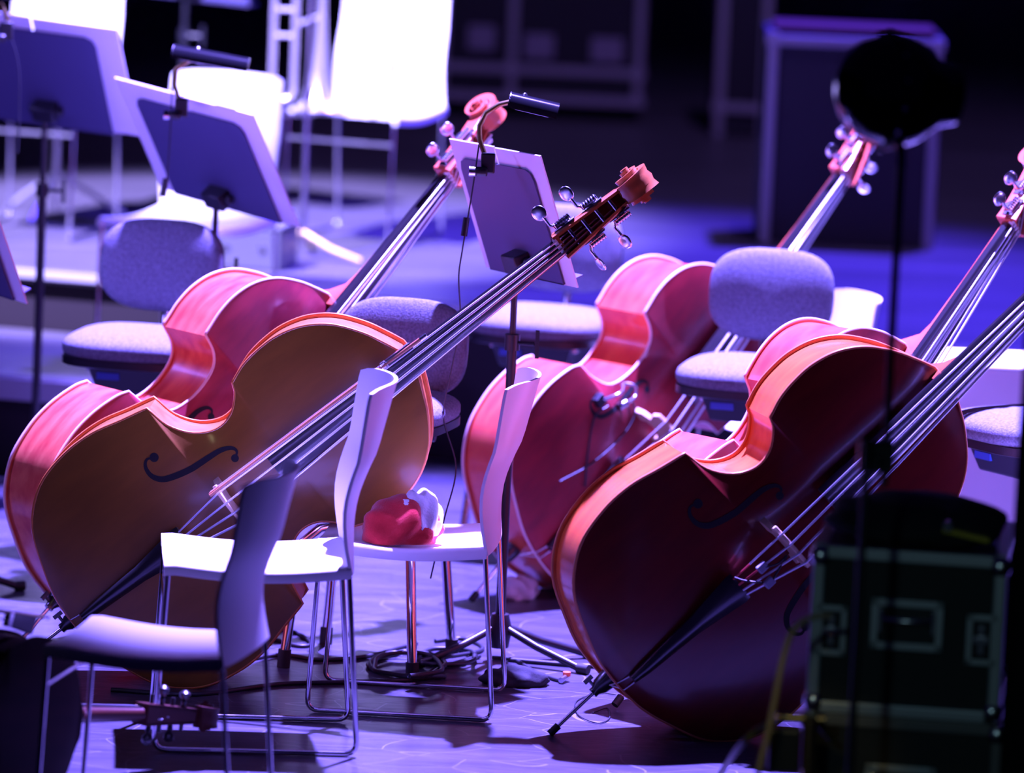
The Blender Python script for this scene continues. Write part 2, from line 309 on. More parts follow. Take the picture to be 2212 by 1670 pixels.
# ---------------------------------------------------------------- double basses and the cello
K0 = 1/840.0
def outline(lcx, lcy, ucx, ucy, shoulder=0, cm=142):
    lo = catmull([(0, 22), (5, 70), (22, 128), (61, 218), (131, 279), (215, 301), (290, 300), (360, 283), (lcx, lcy)], 5)
    cc = catmull([(lcx, lcy), (lcx+12, lcy-56), (lcx+46, cm+24), (510, cm), (ucx-46, cm+6), (ucx-12, cm+34), (ucx, ucy)], 4)
    up = catmull([(ucx, ucy), (max(644, ucx+24), 216), (690, 222+shoulder), (740, 220+shoulder), (795, 203+shoulder*1.5), (845, 168+shoulder*2), (885, 116+shoulder*2), (908, 72), (925, 34)], 5)
    return np.array(lo + cc[1:] + up[1:])
def instrument(name, label, cat, T, psi, th, s, woods, group=None, corners=(418, 270, 600, 200), rib=0.19, cello=False, tuner='machine', bridge_h=0.118, wraps=False, edge=None, pin=0.12, lean=0.0, shoulder=0, cm=142):
    front_m, rib_m, neck_m = woods
    psi, th = math.radians(psi), math.radians(th); k = K0*s
    h = np.array([math.cos(psi), math.sin(psi), 0]); n = np.array([math.sin(psi), -math.cos(psi), 0]); Z = np.array([0, 0, 1.0])
    if lean:
        L = math.radians(lean); n2 = n*math.cos(L) + Z*math.sin(L); Z = Z*math.cos(L) - n*math.sin(L); n = n2
    a = h*math.cos(th) + Z*math.sin(th); v = Z*math.cos(th) - h*math.sin(th)
    O = outline(*corners, shoulder, cm)*k; N = len(O)
    al = np.vstack([O, O*[1, -1]])
    low = min(float((al @ np.array([a[2], v[2]])).min()), float((al @ np.array([a[2], v[2]])).min() - (rib+0.012*s)*n[2]))
    zc = -low + 0.001
    Mx = Matrix(((a[0], v[0], n[0], T[0]), (a[1], v[1], n[1], T[1]), (a[2], v[2], n[2], zc), (0, 0, 0, 1)))
    t = thing(name, label, cat, M=Mx, group=group)
    tt = np.sin(np.linspace(-PI/2, PI/2, 23)); nt = len(tt); LB = 925*k
    def arch(i, u, A):
        x = O[i][0]/LB; e = max(0.0, 1-abs(2*x-0.96)**4)**0.6; wide = min(1, O[i][1]/(150*k))
        return A*(1-abs(u)**2.4)**1.15*e*(0.35+0.65*wide)
    def plate(z0, A, sgn, thk=0.007):
        m = MB(); rows = []
        m.grid(lambda i, j: (O[i][0], O[i][1]*tt[j], z0 + sgn*arch(i, tt[j], A)), N, nt, False, False, sgn < 0)
        loop = [(O[i][0], O[i][1]) for i in range(N)] + [(O[i][0], -O[i][1]) for i in range(N-1, -1, -1)]
        m.grid(lambda i, j: (loop[i][0], loop[i][1], z0 - sgn*thk*j), len(loop), 2, True, False, sgn > 0)
        m.grid(lambda i, j: (O[i][0], O[i][1]*(-1+2*j), z0 - sgn*thk), N, 2, False, False, sgn > 0)
        return m
    A = 0.030*s*(0.8 if cello else 1)
    plate(0, A, 1).build('front_plate', front_m, t, 50)
    plate(-rib, 0.018*s, -1).build('back_plate', rib_m, t, 50)
    ins = 0.006
    lp = [(O[i][0]*(LB-2*ins)/LB+ins, max(O[i][1]-ins, 0.002)) for i in range(N)]; lp = lp + [(x, -y) for x, y in lp[::-1]]
    zz = np.linspace(-0.006, -rib+0.006, 4)
    MB().grid(lambda i, j: (lp[i][0], lp[i][1], zz[j]), len(lp), 4, True, False, True).build('ribs', rib_m, t, 35)
    em = edge or rib_m
    ol = [(O[i][0], O[i][1]) for i in range(N)]; ol = ol + [(x, -y) for x, y in ol[::-1]]
    for z in (-0.0035, -rib+0.0035):
        MB().tube([(x, y, z) for x, y in ol], 0.0046*s, 6, True).build('edge_binding', em, t, 70)
    # f-holes: dark inlays on the arched plate, the shade inside painted black
    hwx = lambda x: float(np.interp(x, O[:, 0], O[:, 1]))
    def pz(x, y):
        i = int(np.argmin(abs(O[:, 0]-x))); return arch(i, max(-0.999, min(0.999, y/hwx(x))), A)
    fp = catmull([(368, 178), (352, 184), (340, 172), (339, 150), (352, 131), (376, 120), (416, 110), (458, 106), (490, 102), (512, 92), (517, 79), (505, 70)], 5)
    for sg in (1, -1):
        m = MB(); q = len(fp); L_, R_ = [], []
        for i in range(q):
            d = fp[min(i+1, q-1)] - fp[max(i-1, 0)]; d = d/np.linalg.norm(d); nn = np.array([-d[1], d[0]])
            wd = 2.0 + 5.0*math.sin(PI*i/(q-1))**1.5
            L_.append(fp[i]+nn*wd); R_.append(fp[i]-nn*wd)
        def up(p): return (p[0]*k, sg*p[1]*k, pz(p[0]*k, p[1]*k) + 0.0012)
        m.grid(lambda i, j: up(L_[i] if j == 0 else R_[i]), q, 2, False, False, sg > 0)
        for c, r in ((fp[0], 10), (fp[-1], 8.5)):
            ring = [c + r*np.array([math.cos(u), math.sin(u)]) for u in np.linspace(0, 2*PI, 16, False)]
            vs = [up(p) for p in ring]; m.add(vs, [tuple(range(16)) if sg > 0 else tuple(range(15, -1, -1))])
        m.build('f_hole_inlay', hole_shade, t, 0)
    # fingerboard, neck, heel, pegbox, scroll
    xe, xn = 568*k, 1333*k
    ze, zn = 0.095*s, 0.028*s
    def zf(x): return ze + (x-xe)/(xn-xe)*(zn-ze)
    def wf(x): return (0.047 + (x-xe)/(xn-xe)*(0.025-0.047))*s
    fx = np.linspace(xe, xn, 12)
    sec = [(math.sin(u), math.cos(u)) for u in np.linspace(-1.15, 1.15, 9)]
    def fb(i, j):
        x = fx[i]; ww = wf(x)
        if j < 9: u, c = sec[j]; return (x, ww*u/math.sin(1.15), zf(x) - (1-c)*ww*0.55)
        return (x, ww*(0.92 if j == 9 else -0.92), zf(x) - 0.030*s)
    m = MB().grid(fb, 12, 11, False, True, False); m.f += [tuple(range(11)), tuple(range(11*11+10, 11*11-1, -1))]
    m.build('fingerboard', ebony, t, 35)
    st = [(905*k, 0.030*s, -rib*0.93), (930*k, 0.031*s, -rib*0.80), (950*k, 0.029*s, -rib*0.34), (975*k, 0.027*s, zf(975*k)-0.075*s), (1010*k, 0.026*s, zf(1010*k)-0.060*s), (1150*k, 0.023*s, zf(1150*k)-0.050*s), (xn-8*k, 0.0205*s, zn-0.046*s), (xn+12*k, 0.024*s, zn-0.050*s)]
    def nk(i, j):
        x, ww, zb = st[i]; zt = zf(x) - 0.024*s; u = j/10; an = PI*u
        return (x, ww*math.cos(an), zt - (zt-zb)*math.sin(an)**0.7)
    m = MB().grid(nk, len(st), 11, False, True, True); m.f += [tuple(range(10, -1, -1)), tuple(range(7*11, 8*11))]
    m.build('neck', neck_m, t, 50)
    MB().box((xn+4*k, 0, zn-0.004*s), (0.010*s, 0.052*s, 0.016*s)).build('nut', maple if cello else mat('ivory_nut', (0.75, 0.72, 0.68), 0.4), t, 0, 0.002)
    xb, xs_ = xn+6*k, xn+180*k
    def pzc(x): u = (x-xb)/(xs_-xb); return zn - 0.018*s - 0.055*s*u**1.3
    def ph(x): u = (x-xb)/(xs_-xb); return (0.034 - 0.012*u)*s
    def pw(x): u = (x-xb)/(xs_-xb); return (0.037 - 0.012*u)*s
    px_ = np.linspace(xb, xs_, 8)
    m = MB()
    for sg in (1, -1):
        def ck(i, j):
            x = px_[i]; o, I = pw(x), pw(x)-0.011*s; zc_, hh = pzc(x), ph(x)
            return [(x, sg*o, zc_-hh), (x, sg*o, zc_+hh*0.8), (x, sg*(o-0.004*s), zc_+hh), (x, sg*I, zc_+hh), (x, sg*I, zc_-hh)][j]
        m.grid(ck, 8, 5, False, True, sg > 0); b0 = len(m.v)-40
        m.f += [tuple(b0+q for q in (range(5) if sg > 0 else range(4, -1, -1))), tuple(b0+35+q for q in (range(4, -1, -1) if sg > 0 else range(5)))]
    m.grid(lambda i, j: (px_[i], (-1+2*j)*(pw(px_[i])-0.003*s), pzc(px_[i])-ph(px_[i])), 8, 2)
    m.grid(lambda i, j: (px_[i], (-1+2*j)*(pw(px_[i])-0.003*s), pzc(px_[i])-ph(px_[i])+0.010*s), 8, 2, False, False, True)
    m.box((xb+0.004*s, 0, pzc(xb)-0.008*s), (0.014*s, pw(xb)*1.9, 0.05*s)); m.box((xs_-0.002, 0, pzc(xs_)), (0.016*s, pw(xs_)*1.98, ph(xs_)*1.98))
    m.build('pegbox', neck_m, t, 40)
    cx, cz = xs_ + 0.034*s, pzc(xs_) - 0.018*s
    m = MB(); TH = np.linspace(0, 2.35*2*PI, 60)
    def sp(i, j):
        u = i/59; ang = PI*0.75 - TH[i]; r = (0.050*(1-u)**1.15 + 0.010)*s; th_ = (0.017*(1-u) + 0.006)*s; wd = (0.024 + 0.026*u**0.75)*s
        prof = [(r, wd), (r-0.004*s, wd*0.45), (r, 0.0), (r-0.004*s, -wd*0.45), (r, -wd), (r-th_, -wd), (r-th_, wd)]
        rr, y = prof[j]; return (cx + rr*math.cos(ang), y, cz + rr*math.sin(ang))
    m.grid(sp, 60, 7, False, True, True); m.f += [tuple(range(7)), tuple(range(59*7+6, 59*7-1, -1))]
    m.tube([(cx, -0.052*s, cz), (cx, 0.052*s, cz)], 0.011*s, 14)
    m.build('scroll', neck_m, t, 40)
    # tuners
    for i, u in enumerate((0.20, 0.40, 0.60, 0.80)):
        sg = 1 if i % 2 == 0 else -1; x = xb + u*(xs_-xb); o = pw(x); zc_ = pzc(x)
        if cello:
            MB().lathe([(0, -o*1.9), (0.005, -o*1.9), (0.0055, o*1.1), (0.007, o*1.5), (0.007, o*1.7), (0.004, o*1.8), (0.012, o*2.2), (0.013, o*2.7), (0.006, o*3.0), (0, o*3.05)], 12, (x, 0, zc_), (0, sg, 0)).build('tuning_peg', ebony, t, 50)
            continue
        g = MB().box((x, sg*(o+0.002), zc_+0.004), (0.062*s, 0.004, 0.036*s)).tube([(x-0.024*s, sg*(o+0.013), zc_+0.012*s), (x+0.024*s, sg*(o+0.013), zc_+0.012*s)], 0.008*s, 10)
        for q in range(6): g.lathe([(0.0085*s, -0.0015), (0.0105*s, 0), (0.0085*s, 0.0015)], 10, (x+(-0.020+0.008*q)*s, sg*(o+0.013), zc_+0.012*s), (1, 0, 0))
        g.lathe([(0, 0.002), (0.017*s, 0.002), (0.017*s, 0.007), (0, 0.007)], 18, (x, sg*o, zc_-0.008*s), (0, sg, 0)).tube([(x, sg*o, zc_), (x, -sg*o*0.8, zc_)], 0.006*s, 8)
        g = g.build('tuning_machine', nickel, t, 50)
        kx, ky, kz = x-0.030*s, sg*(o+0.052*s), zc_+0.012*s
        MB().tube([(x-0.020*s, sg*(o+0.013), kz), (kx, sg*(o+0.022), kz), (kx, ky, kz)], 0.0045*s, 8).pad((kx-0.002, ky+sg*0.014*s, kz), (0.0045*s, 0.021*s, 0.020*s), rotm('Y', (1.3, 0.5, 1.1, 0.9)[i]), 0.9, 0.9, 8, 16).build('key', nickel, g, 60)
    # bridge
    xbr = 445*k; z0 = pz(xbr, 0) - 0.004
    H = bridge_h*s
    poly = [(-.080, 0), (-.045, 0), (-.038, .24), (-.012, .36), (.012, .36), (.038, .24), (.045, 0), (.080, 0), (.072, .24), (.050, .42), (.070, .56), (.074, .80), (.050, .92), (.022, .985), (0, 1), (-.022, .985), (-.050, .92), (-.074, .80), (-.070, .56), (-.050, .42), (-.072, .24)]
    bs = 0.92*s
    MB().prism([(y*bs, z*H) for y, z in poly], -0.008*s, 0.008*s, lambda y, z, c: (xbr + c*(1.1-0.55*z/H), y, z0+z)).build('bridge', maple, t, 30, 0.0012)
    # tailpiece, strings, endpin
    ts = [(28*k, .012, .026), (60*k, .016, .034), (190*k, .022, .052), (250*k, .032, .060), (305*k, .041, .068), (318*k, .040, .066)]
    def tp(i, j):
        x, ww, z = ts[i]; ww *= s; z *= s
        if j < 7: u = -1+2*j/6; return (x, ww*u, z + 0.014*s*(1-u*u))
        return (x, ww*(0.9 if j == 7 else -0.9), z-0.012*s)
    m = MB().grid(tp, 6, 9, False, True, False); m.f += [tuple(range(9)), tuple(range(53, 44, -1))]
    m.build('tailpiece', ebony, t, 40)
    for i in range(4):
        u = (-1.5+i)/1.5; yb = 0.048*s*u; zb = z0 + H*(1-0.075*u*u) + 0.002; zt = (0.072+0.010*(1-u*u))*s
        pts = [(315*k, 0.026*s*u, zt), (xbr, yb, zb), (xn+3*k, 0.0175*s*u, zn+0.005*s), (xb+(0.75-0.16*i)*(xs_-xb), 0.012*s*u, pzc(xs_)+0.004)]
        MB().tube(pts, (0.0034-0.0003*i)*s*(0.8 if cello else 1), 6).build('string', steel_string, t, 60)
        if wraps:
            p, q = np.array(pts[0]), np.array(pts[1])
            f1 = (0.62, 0.42, 0.50, 0.34)[i]
            MB().tube([p, p+(q-p)*f1], 0.0028, 6).build('string_wrap', mat('red_silk', (0.55, 0.04, 0.05), 0.6), t, 60)
    MB().tube([(26*k, 0.010*s, 0.024*s), (2*k, 0.012*s, 0.006), (-0.012, 0.0, -rib*0.3), (2*k, -0.012*s, 0.006), (26*k, -0.010*s, 0.024*s)], 0.0018, 6).build('tail_wire', steel_string, t, 60)
    zc2 = -rib*0.5
    e = MB().lathe([(0, -0.004), (0.026*s, -0.004), (0.022*s, 0.030*s), (0.013*s, 0.045*s), (0.013*s, 0.055*s), (0, 0.055*s)], 16, (0, 0, zc2), (-1, 0, 0)).tube([(-0.04*s, 0, zc2), (-0.04*s, 0.03*s, zc2)], 0.004, 6).box((-0.04*s, 0.034*s, zc2), (0.026*s, 0.010, 0.006)).build('endpin_collar', ebony, t, 40)
    MB().tube([(-0.05*s, 0, zc2), (-0.05*s-pin, 0, zc2)], 0.005, 10).build('endpin_rod', nickel, e, 60)
    MB().tube([(-0.045*s-pin, 0, zc2), (-0.075*s-pin, 0, zc2)], 0.0095, 10).build('rubber_tip', rubber, e, 50)
    return t, Mx, k, dict(zf=zf, pz=pz, xn=xn, H=H, z0=z0)
gold = (wood('bass_gold_front', (0.17, 0.062, 0.008), (0.21, 0.078, 0.010), 0.36, 0.15, 0.35), wood('bass_gold_ribs', (0.50, 0.12, 0.03), (0.62, 0.17, 0.04)), wood('bass_gold_neck', (0.33, 0.09, 0.03), (0.40, 0.12, 0.035)))
red = (wood('bass_red_front', (0.10, 0.006, 0.005), (0.13, 0.009, 0.006), 0.25), wood('bass_red_ribs', (0.58, 0.10, 0.025), (0.68, 0.15, 0.03), 0.22), wood('bass_red_neck', (0.45, 0.08, 0.03), (0.5, 0.11, 0.03)))
worn = (wood('bass_worn_front', (0.22, 0.014, 0.030), (0.34, 0.028, 0.04), 0.45, 0.08, 0.3), wood('bass_worn_ribs', (0.45, 0.05, 0.03), (0.62, 0.14, 0.06)), wood('bass_worn_neck', (0.48, 0.09, 0.04), (0.55, 0.12, 0.05)))
mah = (wood('bass_mahogany_front', (0.20, 0.010, 0.016), (0.30, 0.016, 0.022), 0.45, 0.08, 0.3), wood('bass_mahogany_ribs', (0.52, 0.05, 0.03), (0.62, 0.10, 0.04)), worn[2])
pale_edge = mat('worn_edge', (0.70, 0.52, 0.46), 0.4)
G = 'double basses laid on their sides against stools'
B1, M1x, k1, I1 = instrument('double_bass', 'golden brown double bass with a bow tucked under its strings', 'double bass', (-1.054, -0.672), -1.3, 40.6, 0.937, gold, G)
instrument('double_bass', 'purplish worn double bass behind the golden brown bass', 'double bass', (-1.062, -0.31), 39, 43, 0.934, worn, G, (394, 266, 626, 212), cm=128, edge=pale_edge)
B3, M3x, k3, I3 = instrument('double_bass', 'scuffed red double bass with a clip microphone at its f-hole', 'double bass', (0.063, 0.56), 44, 41, 0.913, mah, G, (390, 266, 628, 212), cm=128, edge=pale_edge)
instrument('double_bass', 'rose red double bass half hidden behind the glossy dark red bass', 'double bass', (0.426, -0.68), 44, 42.0, 0.922, mah, G, (400, 268, 622, 210), cm=132, edge=pale_edge)
B5, M5x, k5, I5 = instrument('double_bass', 'glossy dark red double bass with pink silk string ends and stubby endpin', 'double bass', (0.261, -1.09), 15.5, 43.7, 0.958, red, G, wraps=True, edge=mat('orange_edge', (0.55, 0.16, 0.06), 0.3))
# ---------------------------------------------------------------- cello lying in front
dark = (wood('cello_front', (0.02, 0.005, 0.003), (0.03, 0.007, 0.004), 0.5, 0.0, 0.1), wood('cello_ribs', (0.016, 0.005, 0.003), (0.024, 0.007, 0.004), 0.5, 0.0, 0.1), wood('cello_neck', (0.055, 0.012, 0.008), (0.075, 0.018, 0.010), 0.4, 0.1, 0.3))  # woods darkened: the shade the cello lies in is put into the colour
_psi, _th, _s = -127.0, 187.5, 0.686
_nut = at(338, 1604, 0.10); _hh = np.array([math.cos(math.radians(_psi)), math.sin(math.radians(_psi)), 0])
_T = _nut - _hh*1333*K0*_s*math.cos(math.radians(_th)) + np.array([-0.045, 0.14, 0])
CE, MCx, kc, IC = instrument('cello', 'dark cello lying on its side, scroll resting by a chrome chair runner', 'cello', _T, _psi, _th, _s, dark, None, rib=0.115, cello=True, bridge_h=0.085, pin=0.06, shoulder=10)
# ---------------------------------------------------------------- bows
def bow(label, A, B, up, s=1.0, stick_m=None):
    A, B = np.array(A, float), np.array(B, float); L = np.linalg.norm(B-A); a = (B-A)/L; up = np.array(up, float); up -= a*(a @ up); up /= np.linalg.norm(up); c = np.cross(up, a)
    t = thing('bow', label, 'bow', M=Matrix(((a[0], c[0], up[0], A[0]), (a[1], c[1], up[1], A[1]), (a[2], c[2], up[2], A[2]), (0, 0, 0, 1))))
    sm = stick_m or mat('bow_wood', (0.42, 0.16, 0.07), 0.35)
    MB().tube([(x, 0, 0.018 - 0.020*math.sin(PI*min(1, max(0, x/L)))) for x in np.linspace(0, L, 14)], [0.0048-0.0018*u for u in np.linspace(0, 1, 14)], 8).build('stick', sm, t, 60)
    MB().prism([(0.03, -0.026), (0.10, -0.022), (0.10, 0.012), (0.025, 0.014)], -0.008, 0.008, lambda p, q, r: (p, r, q)).build('frog', ebony, t, 0, 0.002)
    MB().tube([(-0.018, 0, 0.018), (0.0, 0, 0.018)], 0.0055, 10).build('screw_button', nickel, t, 50)
    MB().box((0.108, 0, -0.006), (0.014, 0.017, 0.034)).build('ferrule', nickel, t, 0, 0.002)
    MB().box((L/2+0.05, 0, -0.010), (L-0.11, 0.011, 0.0015)).build('hair', mat('bow_hair', (0.72, 0.66, 0.62), 0.6), t, 0)
    MB().prism([(L-0.03, 0.014), (L, 0.014), (L-0.004, -0.012), (L-0.016, -0.012)], -0.005, 0.005, lambda p, q, r: (p, r, q)).build('tip', sm, t, 0)
    return t
_m = np.array(M1x); _w = lambda x, y, z: (_m @ np.array([x*k1, y*k1, z, 1]))[:3]
bow('bass bow tucked between the strings of the golden brown bass', _w(990, 36, 0.112), _w(432, 50, 0.148), _m[:3, 2])
_mc = np.array(MCx); _wc = lambda x, y, z: (_mc @ np.array([x*kc, y*kc, z, 1]))[:3]
_up = np.array([0, 0, 0.044]); _ba, _bb = _wc(690, -222, -0.05)+_up, _wc(215, -302, -0.05)+_up
_bd = (_bb-_ba)/np.linalg.norm(_bb-_ba)
bow('cello bow lying across the top of the dark cello', _ba-_bd*0.10, _ba+_bd*0.60, (0, 0, 1), 1.0, mat('cello_bow_wood', (0.55, 0.42, 0.25), 0.3))
# ---------------------------------------------------------------- music stands
def music_stand(label, TL, TR, BR, D, W, base_z, mg=(0.05, 0.05, 0.02, 0.0), legs=0.24, leg_dirs=(200, 320, 80), bracket=0.78, group='music stands with white folders'):
    a = deep(*TL, D); sc = D/FPX
    w2 = np.array([TR[0]-TL[0], -(TR[1]-TL[1])])*sc; e2_ = np.array([BR[0]-TR[0], -(BR[1]-TR[1])])*sc
    dw = -math.sqrt(max(0.02, W*W - w2 @ w2)); de = -(w2 @ e2_)/dw
    b = deep(*TR, D+dw); c = deep(*BR, D+dw+de)
    w_ = b-a; Wd = np.linalg.norm(w_); w_ /= Wd; e_ = c-b; e_ -= w_*(w_ @ e_); Hd = np.linalg.norm(e_); e_ /= Hd; n_ = np.cross(w_, e_)
    if n_ @ CF > 0: n_ = -n_                             # towards the camera: the back of the desk
    br = a + w_*Wd*0.5 + e_*Hd*bracket + n_*0.03
    base = np.array([br[0], br[1], base_z])
    t = thing('music_stand', label, 'music stand', base, 0, group)
    fr = lambda p, q, r: a + w_*p + e_*q + n_*r - base
    top, rt, lf, bt = mg
    def slab(x0, x1, y0, y1, z0, z1, cr=0.0):
        P = [(x0, y0), (x1, y0), (x1, y1), (x0, y1)]
        if cr: P = [(x0+cr, y0), (x1-cr, y0), (x1-cr*0.3, y0+cr*0.3), (x1, y0+cr), (x1, y1), (x0, y1), (x0, y0+cr), (x0+cr*0.3, y0+cr*0.3)]
        return MB().prism(P, z0, z1, fr)
    slab(0, Wd*0.496, 0, Hd, -0.004, 0.0).build('folder_leaf', paper, t, 0); slab(Wd*0.504, Wd, 0.003, Hd+0.004, -0.005, -0.001).build('folder_leaf', paper, t, 0)
    slab(lf, Wd-rt, top, Hd-bt, 0.002, 0.006, 0.03).build('desk', desk_black, t, 0)
    slab(lf, Wd-rt, Hd-bt-0.003, Hd-bt+0.001, -0.055, 0.006).build('ledge', desk_black, t, 0)
    q = fr(Wd*0.5, Hd*bracket, 0.02)
    MB().box(q, (0.07, 0.05, 0.06), frame_R(w_, e_, n_)).tube([q-w_*0.05, q+w_*0.05], 0.014, 10).build('tilt_bracket', black_metal, t, 30, 0.004)
    hz = q[2]
    MB().tube([(0, 0, hz), (0, 0, hz*0.76)], 0.0085, 10).build('upper_tube', black_metal, t, 60)
    p = MB().tube([(0, 0, hz*0.80), (0, 0, 0.05)], 0.0125, 12).build('pole', black_metal, t, 60)
    MB().lathe([(0, -0.02), (0.019, -0.02), (0.019, 0.02), (0, 0.02)], 12, (0, 0, hz*0.80)).tube([(0.015, -0.01, hz*0.80), (0.055, -0.02, hz*0.80)], 0.005, 8).box((0.062, -0.021, hz*0.80), (0.010, 0.014, 0.07)).build('height_knob', black_metal, p, 40)
    MB().lathe([(0, 0.12), (0.022, 0.12), (0.032, 0.08), (0.024, 0.035), (0, 0.035)], 14).build('collar', black_metal, t, 40)
    for k in leg_dirs:
        c_, s_ = math.cos(math.radians(k)), math.sin(math.radians(k))
        l = MB().tube([(0.018*c_, 0.018*s_, 0.085), (legs*0.45*c_, legs*0.45*s_, 0.05), (legs*c_, legs*s_, 0.011)], 0.010, 8).build('leg', black_metal, t, 50)
        MB().tube([(legs*0.95*c_, legs*0.95*s_, 0.013), (legs*1.08*c_, legs*1.08*s_, 0.013)], 0.013, 8).build('rubber_foot', rubber, l, 50)
    return t
_D3 = depth_of(at(1085, 1455, 0))-0.05
MS3 = music_stand('music stand rising between the golden brown bass and the scuffed red bass', (970, 300), (1165, 335), (1250, 620), _D3+0.17, 0.44, 0.0, (0.045, 0.055, 0.03, 0.0), 0.24, (215, 330, 20), 0.86)
MS2 = music_stand('music stand with long dark lamp shade in front of a glaring white chair', (247, 168), (545, 247), (645, 490), 14.95, 0.50, 0.0, (0.05, 0.06, 0.055, 0.0), 0.22, (40, 160, 280), 0.86)
MS1 = music_stand('music stand with large folder whose thin pole stands before the lower step', (-120, 12), (252, 62), (290, 290), 15.55, 0.52, 0.0, (0.045, 0.075, 0.03, -0.01), 0.2, (30, 150, 270), 0.84)
music_stand('music stand of which only a white folder corner shows before the steps', (-260, 330), (-30, 400), (58, 655), 14.3, 0.46, 0.0, (0.04, 0.05, 0.03, 0.0), 0.2, (30, 150, 270), 0.86)
music_stand('music stand far back on the riser, its dark desk edge above the long lamp shade', (300, -230), (548, -205), (543, 12), 18.6, 0.46, RZ, (0.0, 0.0, 0.0, 0.0), 0.2, (30, 150, 270), 0.9)
# ---------------------------------------------------------------- clip lamps
def clip_lamp(label, arm, s0, s1, r, D, cord=None, dn=None, sw=None):
    base = deep(*arm[0], D); t = thing('clip_lamp', label, 'lamp', base, 0, 'clip lamps on the music stands')
    A = [deep(x, y, D+dd)-base for x, y, dd in [(q[0], q[1], q[2] if len(q) > 2 else 0) for q in arm]]
    MB().tube(A, 0.0065, 8).build('bent_arm', aged_brass, t, 50)
    MB().box(A[0], (0.035, 0.03, 0.05)).tube([A[0]+np.array([-0.03, -0.02, -0.02]), A[0]+np.array([0.0, -0.02, -0.02])], 0.012, 12).build('clamp', black_metal, t, 40, 0.004)
    MB().tube([A[0]+np.array([-0.045, -0.02, -0.02]), A[0]+np.array([-0.03, -0.02, -0.02])], 0.013, 12).build('clamp_screw', nickel, t, 50)
    P, Q = deep(*s0, D-0.03)-base, deep(*s1, D-0.03)-base; ax = Q-P; L = np.linalg.norm(ax); ax /= L
    side = np.cross(ax, (0, 0, 1)); side /= np.linalg.norm(side); up = np.cross(side, ax)
    if up[2] < 0: up = -up
    n = 14
    def sh(i, j):
        u = i/(n-1)*PI*1.08 - PI*0.04; rr = r if j in (0, 1) else r-0.002
        o = (P if j in (0, 3) else Q); return o + rr*(math.cos(u)*side + math.sin(u)*up)
    MB().grid(sh, n, 4, False, True).build('shade', black_gloss, t, 60)
    cap = [(r*math.cos(u), r*math.sin(u)) for u in np.linspace(0, PI, 12)]
    MB().prism(cap, -0.001, 0.002, lambda p, q, c: P + side*p + up*q + ax*c).build('end_cap', black_metal, t, 0)
    MB().tube([P+ax*0.02-up*0.002, Q-ax*0.02-up*0.002], 0.006, 8).build('tube_bulb', mat('dull_glass', (0.5, 0.5, 0.5), 0.2), t, 50)
    m = (P+Q)/2
    MB().box(A[-1]*0.7+m*0.3, (0.045, 0.02, 0.02)).tube([A[-1], m*0.6+P*0.4+up*r], 0.007, 8).build('joint', nickel, t, 40, 0.002)
    if cord:
        c = MB().tube(catmull([deep(x, y, D+(dd[0] if dd else 0))-base for x, y, *dd in cord], 6), 0.0022, 6).build('cord', cable_m, t, 60)
        if sw: MB().tube([deep(sw[0], sw[1]-20, D)-base, deep(sw[0]-6, sw[1]+20, D)-base], 0.008, 8).build('cord_switch', black_metal, c, 50)
    return t
clip_lamp('clip lamp with curved shade reaching over the stand before the dark backdrop', [(1054, 352), (1036, 302), (1036, 272), (1050, 244), (1078, 226), (1112, 218)], (1098, 226), (1203, 251), 0.033, _D3-0.10, [(1040, 275), (1022, 400), (1009, 480), (998, 545), (991, 600), (994, 700), (975, 800), (958, 900), (985, 1010), (960, 1120), (930, 1250)], None, (1008, 490))
clip_lamp('clip lamp with long dark shade in front of the glaring white chair', [(392, 232), (377, 185), (380, 150), (408, 130), (440, 128)], (372, 120), (535, 150), 0.031, 14.72, [(372, 190), (368, 280), (362, 370), (358, 400)], None, (358, 405))
clip_lamp('clip lamp on the large folder stand above the lower step', [(14, 66), (16, 40), (4, 14), (-10, -6)], (-90, -22), (12, 2), 0.027, 15.1, [(18, 60), (40, 140), (42, 240), (38, 330)])
